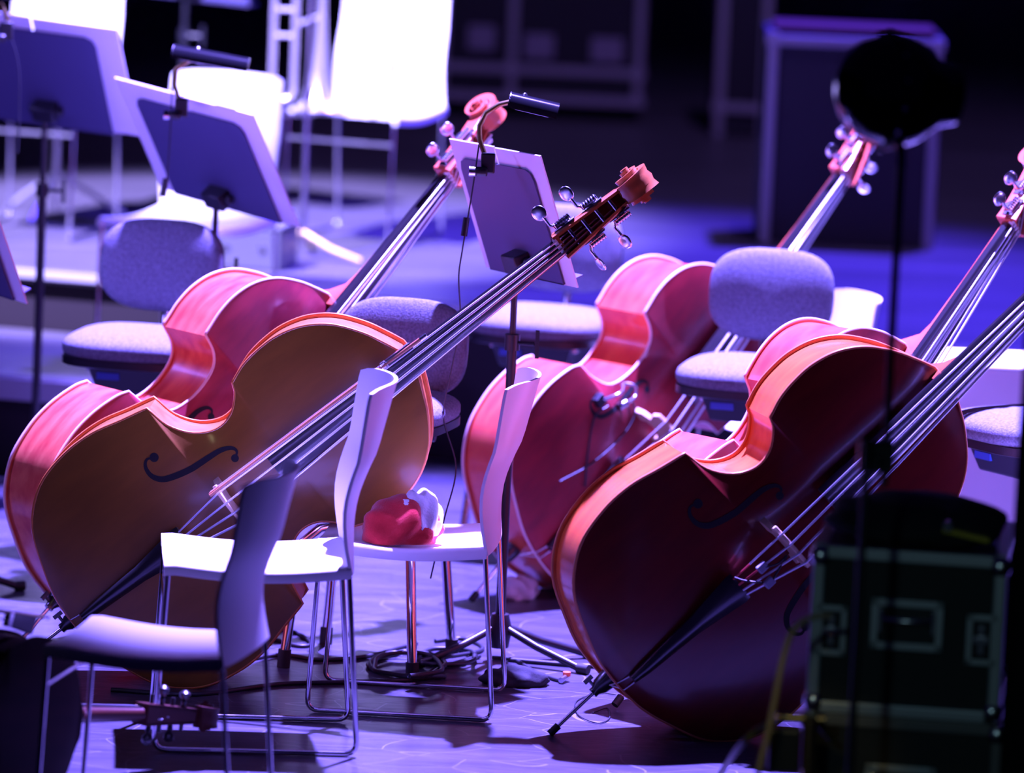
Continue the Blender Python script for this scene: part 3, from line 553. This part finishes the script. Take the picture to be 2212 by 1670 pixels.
# ---------------------------------------------------------------- flight cases in the wing
def flight_case(label, c, w, d, h, rz, rail_m, panel_m, handle=True, latches=True, group=None, rw=0.026, castors=False):
    t = thing('flight_case', label, 'flight case', c, rz, group); z0 = 0.06 if castors else 0.0; hh = h-z0
    MB().box((0, 0, z0+hh/2), (w-0.012, d-0.012, hh-0.012)).build('panel_shell', panel_m, t, 0)
    for sx in (-1, 1):
        for sy in (-1, 1):
            MB().box((sx*(w/2-rw/2+0.003), sy*(d/2-rw/2+0.003), z0+hh/2), (rw, rw, hh-0.05)).build('edge_rail', rail_m, t, 0, 0.004)
    for sy in (-1, 1):
        for sz in (0, 1): MB().box((0, sy*(d/2-rw/2+0.003), z0+sz*hh+(0.5-sz)*rw), (w-0.05, rw, rw)).build('edge_rail', rail_m, t, 0, 0.004)
    for sx in (-1, 1):
        for sz in (0, 1): MB().box((sx*(w/2-rw/2+0.003), 0, z0+sz*hh+(0.5-sz)*rw), (rw, d-0.05, rw)).build('edge_rail', rail_m, t, 0, 0.004)
        for sy in (-1, 1):
            for sz in (0, 1): MB().pad((sx*(w/2-0.012), sy*(d/2-0.012), z0+0.023+sz*(hh-0.046)), (0.022, 0.022, 0.022), None, 0.8, 0.8, 8, 12).build('corner_cap', nickel, t, 50)
    y = -d/2-0.002
    def plate(x, z, pw, phh, b, nm, mm):
        p = MB()
        for q in ((x, z+phh/2-b/2, pw, b), (x, z-phh/2+b/2, pw, b), (x-pw/2+b/2, z, b, phh), (x+pw/2-b/2, z, b, phh)): p.box((q[0], y, q[1]), (q[2], 0.006, q[3]))
        return p.build(nm, mm, t, 0, 0.001)
    if handle:
        zc = z0+hh*0.56; f = plate(0, zc, 0.148, 0.105, 0.015, 'handle_frame', alu)
        MB().box((0, y+0.002, zc), (0.122, 0.003, 0.080)).build('handle_dish', black_metal, f, 0)
        MB().tube([(-0.05, y-0.004, zc+0.024), (-0.05, y-0.020, zc+0.012), (0.05, y-0.020, zc+0.012), (0.05, y-0.004, zc+0.024)], 0.006, 8).build('handle_grip', nickel, f, 50)
        for sx in (-1, 1): MB().box((sx*0.055, y-0.004, zc+0.008), (0.008, 0.008, 0.05)).build('handle_hinge', nickel, f, 0, 0.001)
    if latches:
        for sx in (-1, 1):
            zc = z0+hh*0.50; x = sx*(w/2-0.042); f = plate(x, zc, 0.062, 0.105, 0.012, 'latch_frame', alu)
            MB().box((x, y, zc), (0.040, 0.004, 0.080)).build('latch_dish', black_metal, f, 0)
            MB().box((x, y-0.008, zc), (0.034, 0.008, 0.016)).box((x, y-0.006, zc), (0.014, 0.006, 0.060)).build('latch_wing', nickel, f, 0, 0.002)
    if castors:
        for sx in (-1, 1):
            for sy in (-1, 1): MB().lathe([(0, -0.012), (0.03, -0.012), (0.03, 0.012), (0, 0.012)], 14, (sx*(w/2-0.06), sy*(d/2-0.06), 0.03), (1, 0, 0)).box((sx*(w/2-0.06), sy*(d/2-0.06), 0.055), (0.05, 0.05, 0.012)).build('castor', rubber, t, 40)
    return t
rail_dull = mat('rail_dull', (0.16, 0.15, 0.15), 0.5, 0.3)
_cx = deep(1957, 1370, 11.3); _zt = deep(1960, 1188, 11.3)[2]; _zb = deep(1957, 1560, 11.3)[2]
_yaw = math.radians(-7)
_back = np.array([math.sin(-_yaw), math.cos(_yaw), 0])*0.24
flight_case('black flight case with recessed handle stacked on another case', (_cx[0]+_back[0], _cx[1]+_back[1], _zb), 0.392, 0.46, _zt-_zb, _yaw, alu, black_panel)
flight_case('black flight case at the bottom of the stack in the wing', (_cx[0]+_back[0]+0.006, _cx[1]+_back[1]+0.02, 0.0), 0.41, 0.48, _zb-0.002, _yaw, rail_dull, black_panel, True, False, None, 0.026, True)
def blob(name, label, cat, c, dims, m, seed, amp=0.25, n=(26, 44), flat=True, rz=0.0, parent=None, M=None):
    rnd = random.Random(seed); ph = [(rnd.uniform(2, 5), rnd.uniform(0, 6.28), rnd.uniform(2, 6), rnd.uniform(0, 6.28), rnd.uniform(0.3, 1)) for _ in range(7)]
    mb = MB(); ca, sa = math.cos(rz), math.sin(rz)
    def fn(i, j):
        a = -PI/2 + PI*i/(n[0]-1); b = 2*PI*j/n[1]; q = np.array([math.cos(a)*math.cos(b), math.cos(a)*math.sin(b), math.sin(a)])
        f = 1 + amp*sum(g*math.sin(k1_*q[0]*2+p1+k2_*q[1])*math.cos(k2_*q[2]+p2) for k1_, p1, k2_, p2, g in ph)/3
        q = q*f*np.array(dims)
        if flat: q[2] = max(q[2], -dims[2]*0.45)
        return (q[0]*ca-q[1]*sa, q[0]*sa+q[1]*ca, q[2]+(dims[2]*0.45 if flat else 0))
    mb.grid(fn, n[0], n[1], False, True)
    o = mb.build(name, m, parent, 75)
    if parent is None: o.location = tuple(map(float, c)); tag(o, label, cat)
    else: o.location = tuple(map(float, c))
    return o
black_cloth = mat('black_cloth', (0.012, 0.012, 0.016), 0.9, 0, 0, None, 8, (1, 1, 1), 0.4, 90)
_bt = np.array([_cx[0]+_back[0], _cx[1]+_back[1], _zt+0.004])
bag = blob('soft_bag', 'black soft bag with yellow webbing slumped on the flight case', 'bag', _bt + np.array([0.0, -0.02, 0]), (0.185, 0.20, 0.055), black_cloth, 3, 0.12)
MB().box((0.085, -0.175, 0.030), (0.10, 0.030, 0.012), rotm('Y', 0.2)).build('webbing', mat('yellow_webbing', (0.5, 0.38, 0.03), 0.6), bag, 0, 0.003)
MB().tube([(0.045, -0.185, 0.05), (0.045, -0.205, 0.05)], 0.010, 10).build('buckle', nickel, bag, 40)
def cable(label, pts, r, m, name='cable', group=None, n=8):
    P = catmull(pts, 7); o = MB().tube(P, r, n).build(name, m, None, 70); return tag(o, label, 'cable', group)
tan_cable = mat('tan_cable', (0.30, 0.22, 0.12), 0.5)
_dc = 11.0
cable('tan cable looping down from the flight case latch', [deep(x, y, _dc) for x, y in ((1795, 1330), (1750, 1335), (1712, 1365), (1690, 1430), (1672, 1520), (1655, 1600), (1640, 1660), (1628, 1740))] + [at(1615, 1800, 0.01)], 0.0065, tan_cable)
cable('dark cable curving over the floor below the flight case', [at(1500, 1760, 0.008), at(1545, 1690, 0.01), deep(1600, 1610, 11.2), deep(1660, 1565, 11.2), deep(1745, 1550, 11.2), deep(1800, 1600, 11.25)], 0.007, mat('olive_cable', (0.05, 0.045, 0.01), 0.5))
t = thing('power_connector', 'yellowish metal connector lit by a lamp at the flight case foot', 'connector', (float(deep(1748, 1600, 11.15)[0]), float(deep(1748, 1600, 11.15)[1]), 0.0))
_b = np.array(t.location); _c = deep(1748, 1600, 11.15) - _b
MB().lathe([(0, -0.075), (0.013, -0.075), (0.013, 0.03), (0.017, 0.03), (0.017, 0.055), (0, 0.055)], 14, _c).build('sleeve', brass, t, 40)
MB().tube([_c+np.array([-0.07, 0, 0.045]), _c+np.array([0.03, 0, 0.045])], 0.012, 12).build('cross_sleeve', brass, t, 40)
MB().box(_c+np.array([-0.05, 0, -0.02]), (0.065, 0.04, 0.09)).build('plug_body', black_metal, t, 0, 0.006)
MB().tube([_c+np.array([0, 0, -0.07]), (0, 0, 0.0)], 0.008, 8).build('lead', cable_m, t, 50)
# ---------------------------------------------------------------- lamp on a telescopic stand, side drape
_dl = 10.8
_a, _b2 = deep(1928, 700, _dl), deep(1856, 1300, _dl)
t = thing('stage_lamp', 'round black glossy lamp on a thin telescopic stand before the flight case', 'stage lamp', (_b2[0], _b2[1], 0))
_o = np.array([_b2[0], _b2[1], 0]); _u = np.array([_a[0]-_b2[0], _a[1]-_b2[1], 0])
zt, zm, zl = deep(1945, 330, _dl)[2], deep(1900, 985, _dl)[2], deep(1905, 1060, _dl)[2]
MB().tube([_u+np.array([0, 0, zl]), _u+np.array([0, 0, zt])], 0.0085, 10).build('upper_tube', black_metal, t, 60)
MB().tube([(0, 0, 0.08), (0, 0, zm+0.04)], 0.0085, 10).build('lower_tube', black_metal, t, 60)
MB().box(_u*0.5+np.array([0, 0, zm]), (0.07, 0.035, 0.06)).tube([_u*0.5+np.array([0, -0.02, zm]), _u*0.5+np.array([0, -0.05, zm])], 0.012, 10).build('clamp', black_metal, t, 40, 0.004)
for k in (20, 140, 260):
    c_, s_ = math.cos(math.radians(k)), math.sin(math.radians(k)); MB().tube([(0, 0, 0.10), (0.12*c_, 0.12*s_, 0.06), (0.25*c_, 0.25*s_, 0.011)], 0.010, 8).build('leg', black_metal, t, 50)
_h = deep(1918, 195, _dl) - _o
prof = [(0, 0.105), (0.03, 0.102), (0.065, 0.085), (0.095, 0.055), (0.110, 0.015), (0.112, -0.02), (0.105, -0.05), (0.09, -0.075), (0.07, -0.10), (0.06, -0.14), (0, -0.145)]
MB().lathe(prof, 36, _h, (-0.93, -0.30, 0.05)).build('lamp_head', black_gloss, t, 50)
MB().lathe([(0.112, -0.006), (0.117, -0.006), (0.117, 0.008), (0.112, 0.008)], 36, _h, (-0.93, -0.30, 0.05)).build('rim', black_metal, t, 50)
_ax = np.array([-0.93, -0.30, 0.05]); _ax /= np.linalg.norm(_ax); _r1 = np.cross(_ax, (0, 0, 1)); _r1 /= np.linalg.norm(_r1); _r2 = np.cross(_r1, _ax)
for k in range(14):
    u = 2*PI*k/14+0.2; q = _h + _ax*0.006 + 0.1185*(math.cos(u)*_r1+math.sin(u)*_r2)
    MB().pad(q, (0.005, 0.005, 0.005), None, 1, 1, 8, 10).build('rim_glint', nickel, t, 60)  # beads added around the rim to give it glints
MB().tube([_u+np.array([0, 0, zt-0.02]), _u+np.array([0.0, 0.0, zt]), _h+np.array([0.02, 0.13, -0.02]), _h+np.array([0.02, 0.125, 0.02])], 0.009, 8).build('yoke', black_metal, t, 50)
_dr = deep(2176, 1400, 10.9)
def drp(i, j):
    x = 0.0 + i*0.0125; z = j*0.44
    return (x, 0.03*math.sin(x*38+0.4)+0.008*math.sin(x*91), z)
o = MB().grid(drp, 50, 9).grid(lambda i, j: tuple(np.array(drp(i, j))+[0, 0.012, 0]), 50, 9, False, False, True).build('stage_drape', drape_m, None, 60)
o.location = (_dr[0], _dr[1], 0.0); tag(o, 'black masking drape hanging at the side of the stage', 'drape')
# ---------------------------------------------------------------- things on the riser and at the back
def tripod(label, base, h, m, leg=0.22, name='instrument_stand', cat='stand', rot=20, rise=0.12, leg_m=None, r=0.010):
    t = thing(name, label, cat, base)
    MB().tube([(0, 0, 0.03), (0, 0, h*0.55)], r, 10).build('pole', m, t, 60); MB().tube([(0, 0, h*0.5), (0, 0, h)], r*0.72, 10).build('upper_tube', m, t, 60)
    MB().lathe([(0, -0.02), (r*1.7, -0.02), (r*1.7, 0.02), (0, 0.02)], 12, (0, 0, h*0.55)).build('collar', m, t, 40)
    for k in range(3):
        a = math.radians(rot+120*k); c, s = math.cos(a), math.sin(a)
        MB().tube([(0, 0, rise+0.03), (leg*0.5*c, leg*0.5*s, rise*0.7), (leg*c, leg*s, r)], r*0.9, 8).build('leg', leg_m or m, t, 50)
    return t
def P0(x, y, z): q = at(x, y, z); return (float(q[0]), float(q[1]), z)
tripod('pale chrome tripod stand under the large folder stand, on the riser', P0(118, 470, RZ), 0.62, mat('pale_chrome', (0.7, 0.7, 0.72), 0.3, 0.6), 0.24, rot=15)
tripod('microphone stand with black foot beside the trombone chair', P0(652, 554, RZ), 0.95, nickel, 0.24, 'microphone_stand', 'stand', 325, 0.05, mat('straw_leg', (0.75, 0.55, 0.25), 0.35, 0.5))
# trombone standing bell down on the chair seat
_tb = at(688, 236, RZ+0.445); t = thing('trombone', 'silver trombone standing bell down on the glaring white chair', 'trombone', (_tb[0], _tb[1], RZ+0.447))
sil = mat('trombone_silver', (0.85, 0.83, 0.82), 0.32, 0.85)
pf = [(0.090, 0.0), (0.086, 0.004), (0.062, 0.02), (0.045, 0.045), (0.033, 0.08), (0.025, 0.13), (0.018, 0.22), (0.012, 0.34), (0.010, 0.52)]
MB().lathe(pf, 32).lathe([(q[0]-0.0015, q[1]+0.0004) for q in pf], 32).tube([(0.09*math.cos(u), 0.09*math.sin(u), 0.001) for u in np.linspace(0, 2*PI, 32, False)], 0.002, 6, True).build('bell', sil, t, 60)
for x in (-0.155, -0.085): MB().tube([(x, -0.02, 0.06), (x, -0.02, 0.72)], 0.0095, 12).build('slide_tube', sil, t, 60)
MB().tube([(-0.155, -0.02, 0.06)] + [(-0.12-0.035*math.cos(u), -0.02, 0.06-0.035*math.sin(u)) for u in np.linspace(0.2, PI-0.2, 8)] + [(-0.085, -0.02, 0.06)], 0.0095, 12).build('slide_bow', sil, t, 60)
for z in (0.235, 0.32): MB().tube([(-0.155, -0.02, z), (-0.085, -0.02, z)], 0.006, 8).build('brace', sil, t, 60)
MB().tube([(-0.085, -0.02, 0.27), (-0.013, 0, 0.30)], 0.005, 8).build('bell_brace', sil, t, 60)
MB().tube([(0, 0, 0.52), (-0.01, 0, 0.60), (-0.045, -0.005, 0.65), (-0.08, -0.01, 0.60)], 0.010, 10).build('tuning_slide', sil, t, 60)
# low plastic box on the riser
o = P0(545, 574, RZ); t = thing('storage_box', 'pale low storage box on the riser edge beneath the lamp stand', 'box', o, math.radians(-14))
MB().box((0, 0, 0.065), (0.24, 0.20, 0.13)).build('box_body', mat('pale_plastic', (0.10, 0.10, 0.12), 0.4), t, 0, 0.008)
MB().box((0, 0, 0.137), (0.25, 0.21, 0.014)).build('lid', mat('pale_plastic_lid', (0.16, 0.16, 0.18), 0.4), t, 0, 0.004)
for x in (-0.06, 0.06): MB().tube([(x, -0.10, 0.07), (x, -0.106, 0.07)], 0.012, 12).build('rivet', nickel, t, 40)
# cases at the back
grey_panel = mat('back_case_panel', (0.018, 0.017, 0.022), 0.7); grey_rail = mat('back_case_rail', (0.36, 0.33, 0.36), 0.5); plate_m = mat('back_case_plate', (0.28, 0.24, 0.30), 0.6)
def back_case(label, x0, x1, y0, y1, D, dep, zfl, rails_v, rails_h, plates, rwd=0.035, panel=grey_panel, extra=None):
    a, b = deep(x0, (y0+y1)/2, D), deep(x1, (y0+y1)/2, D); top = deep((x0+x1)/2, y0, D)[2]; w_ = b[0]-a[0]
    c = (float((a[0]+b[0])/2), float(a[1]), zfl); t = thing('equipment_case', label, 'equipment case', c, 0, 'equipment cases at the back'); h = top-zfl
    MB().box((0, dep/2, h/2), (w_-0.01, dep, h-0.01)).build('panel_shell', panel, t, 0)
    X = lambda px_: (px_-x0)/(x1-x0)*w_-w_/2
    Zf = lambda py: h - (py-y0)/FPX*D
    for px_ in rails_v: MB().box((X(px_), -0.004, h/2), (rwd, 0.02, h)).build('rail', grey_rail, t, 0, 0.004)
    for py in rails_h: MB().box((0, -0.006, min(max(Zf(py), rwd/2), h-rwd/2)), (w_, 0.02, rwd)).build('rail', grey_rail, t, 0, 0.004)
    for px_, py, pw_, ph_ in plates: MB().box((X(px_), -0.012, Zf(py)), (pw_, 0.016, ph_)).build('label_plate', plate_m, t, 0, 0.003)
    return t, X, Zf, h, w_
_q = deep(1170, 225, 22.4)
back_case('wide dark equipment case with pale plates far behind the stand lamp', 940, 1398, -60, 228, 22.4, 0.6, float(_q[2]) if _q[2] > RZ else RZ, (958, 1108, 1382), (-45, 150, 212), ((1040, 85, 0.11, 0.10), (1165, 98, 0.12, 0.10), (1312, 100, 0.13, 0.10)))
back_case('dark equipment case with a narrow front beside the aluminium edged case', 1545, 1668, -60, 245, 22.0, 0.5, RZ, (1560, 1655), (-40, 232), ())
t, X, Zf, h, w_ = back_case('tall case with pale metal edges and a red strip on its lid', 1645, 2032, 72, 496, 18.55, 0.4, RZ, (1662, 2016), (90,), (), 0.034, mat('violet_panel', (0.022, 0.019, 0.026), 0.7))
MB().box((0, 0.15, h+0.010), (w_*0.9, 0.3, 0.02)).build('lid_strip', mat('red_strip', (0.06, 0.006, 0.008), 0.7), t, 0)
# white plinth at far right, added for an unidentified overexposed patch
_q = deep(2095, 780, 14.6); t = MB().box((0, 0, float(_q[2])/2), (0.34, 0.30, float(_q[2]))).box((0, 0, float(_q[2])+0.006), (0.36, 0.32, 0.012)).build('placeholder', white_plastic, None, 0, 0.006)
t.location = (float(_q[0]), float(_q[1]), 0); tag(t, 'white plinth for an unidentified overexposed patch behind the stool at the side drape', 'placeholder')
# ---------------------------------------------------------------- cloths, microphone, small floor things
redc = mat('red_cloth', (0.60, 0.03, 0.03), 0.9, 0, 0, (0.48, 0.02, 0.02), 30, (1, 1, 1), 0.4, 300, 0.2, 0.3); whc = mat('white_cloth', (0.75, 0.73, 0.72), 0.9, 0, 0, None, 8, (1, 1, 1), 0.4, 200, 0.2, 0.2)
_s3 = at(865, 1150, 0.43)
o = blob('towel', 'crumpled red towel with a white band on a white chair', 'towel', (_s3[0], _s3[1], 0.412), (0.095, 0.09, 0.072), redc, 11, 0.30)
blob('towel_band', '', '', (0.045, 0.0, 0.018), (0.055, 0.066, 0.072), whc, 12, 0.25, parent=o)
_c3 = at(1165, 1195, 0.11); t = blob('cleaning_cloth', 'small white cloth bunched at the tail of the scuffed red bass', 'cloth', (_c3[0]-0.05, _c3[1]-0.07, 0.0), (0.05, 0.045, 0.04), whc, 21, 0.4)
_mm = np.array(M3x); _w3 = lambda x, y, z: (_mm @ np.array([x*k3, y*k3, z, 1]))[:3]
t = thing('clip_microphone', 'silver clip microphone with looped cable on the scuffed red bass', 'microphone', M=M3x)
q3 = lambda x, y, z: (x*k3, y*k3, I3['pz'](x*k3, y*k3) + z)
MB().tube(catmull([q3(368, 172, 0.012), q3(400, 165, 0.05), q3(430, 150, 0.045), q3(455, 140, 0.02), q3(470, 120, 0.03), q3(452, 104, 0.03), q3(420, 118, 0.04)], 6), 0.005, 8).build('gooseneck', nickel, t, 60)
MB().tube([q3(410, 124, 0.04), q3(385, 134, 0.035)], 0.011, 12).build('capsule', nickel, t, 50)
MB().box(q3(366, 174, 0.012), (0.03, 0.03, 0.022)).build('clip', black_metal, t, 0, 0.003)
_wires = [[(455, 104), (430, 60), (360, 50), (250, 70), (150, 110)], [(380, 140), (330, 150), (260, 100), (200, 40)]]
for wv in _wires: MB().tube(catmull([q3(x, y, 0.006) for x, y in wv], 6), 0.0025, 6).build('lead', cable_m, t, 60)
_m5 = np.array(M5x); t = thing('pickup_box', 'small black pickup clamped on the glossy dark red bass strings', 'pickup', M=M5x)
q5 = lambda x, y, z: (x*k5, y*k5, z)
for x, y in ((372, 12), (362, -22)): MB().box(q5(x, y, 0.115), (0.026, 0.020, 0.016)).build('sensor', mat('grey_sensor', (0.25, 0.25, 0.3), 0.4), t, 0, 0.003)
MB().tube(catmull([q5(372, 12, 0.12), q5(400, -2, 0.125), q5(425, -4, 0.12), q5(380, -18, 0.12), q5(362, -22, 0.118), q5(330, 10, 0.10), q5(318, 28, 0.085)], 6), 0.0025, 6).build('lead', cable_m, t, 60)
# cables on the floor
fl = lambda x, y, z=0.005: at(x, y, z)
def coil(cx, cy, rx, ry, turns, seed, lead=()):
    rnd = random.Random(seed); pts = []
    for i in range(int(turns*12)):
        a = 2*PI*i/12; k = 1+rnd.uniform(-0.10, 0.10); pts.append(fl(cx+rx*k*math.cos(a)+rnd.uniform(-6, 6), cy+ry*k*math.sin(a), 0.006+0.010*(i//12)))
    return pts + [fl(*q) for q in lead]
cable('coiled black cable on the floor beside the stool legs', coil(880, 1435, 75, 26, 3.4, 1, ((960, 1462), (860, 1470), (740, 1474), (600, 1478), (420, 1500), (240, 1490))), 0.0058, cable_m)
cable('small coil of black cable in front of the music stand foot', coil(965, 1418, 60, 18, 2.5, 2, ((1040, 1405), (1000, 1380), (940, 1385))), 0.0055, cable_m)
cable('black cable running behind the golden brown bass to the coil', [fl(q, w_) for q, w_ in ((470, 1440), (600, 1415), (690, 1425), (790, 1418), (860, 1400), (900, 1390))], 0.0052, cable_m)
cable('black cable trailing under the golden brown bass beside its contact point', [fl(q, w_) for q, w_ in ((590, 1380), (640, 1395), (672, 1392), (650, 1372), (612, 1360), (580, 1368))], 0.0052, cable_m)
o = cable('cable ending in a jack plug with an orange ring', [fl(q, w_) for q, w_ in ((1060, 1420), (1110, 1425), (1150, 1448), (1185, 1463), (1215, 1472))], 0.0048, cable_m)
p = fl(1224, 1462, 0.012); MB().tube([fl(1212, 1470, 0.009), p], 0.0075, 10).build('plug', nickel, o, 50); MB().lathe([(0, -0.004), (0.010, -0.004), (0.010, 0.006), (0, 0.006)], 12, p+np.array([0, 0, 0.006])).build('ring', mat('orange_ring', (0.8, 0.15, 0.05), 0.4), o, 50)
cable('thin black wire curled on the floor at the stubby endpin', [fl(q, w_, 0.003) for q, w_ in ((1330, 1500), (1290, 1498), (1245, 1515), (1250, 1545), (1290, 1562), (1316, 1552), (1312, 1530), (1280, 1540))], 0.0016, cable_m)
cable('long straight black cable running behind the glossy dark red bass', [fl(q, w_, 0.006) for q, w_ in ((1100, 1425), (1180, 1432), (1260, 1438), (1340, 1440), (1460, 1450))], 0.006, cable_m)
blob('black_pouch', 'black pouch lying in front of the music stand foot', 'pouch', at(1110, 1478, 0.0), (0.085, 0.05, 0.03), black_cloth, 31, 0.3)
blob('red_bundle', 'small red bundle on the white chair at the side drape', 'bundle', (at(2105, 1108, 0.44)[0], at(2105, 1108, 0.44)[1], 0.425), (0.04, 0.04, 0.015), redc, 41, 0.2)
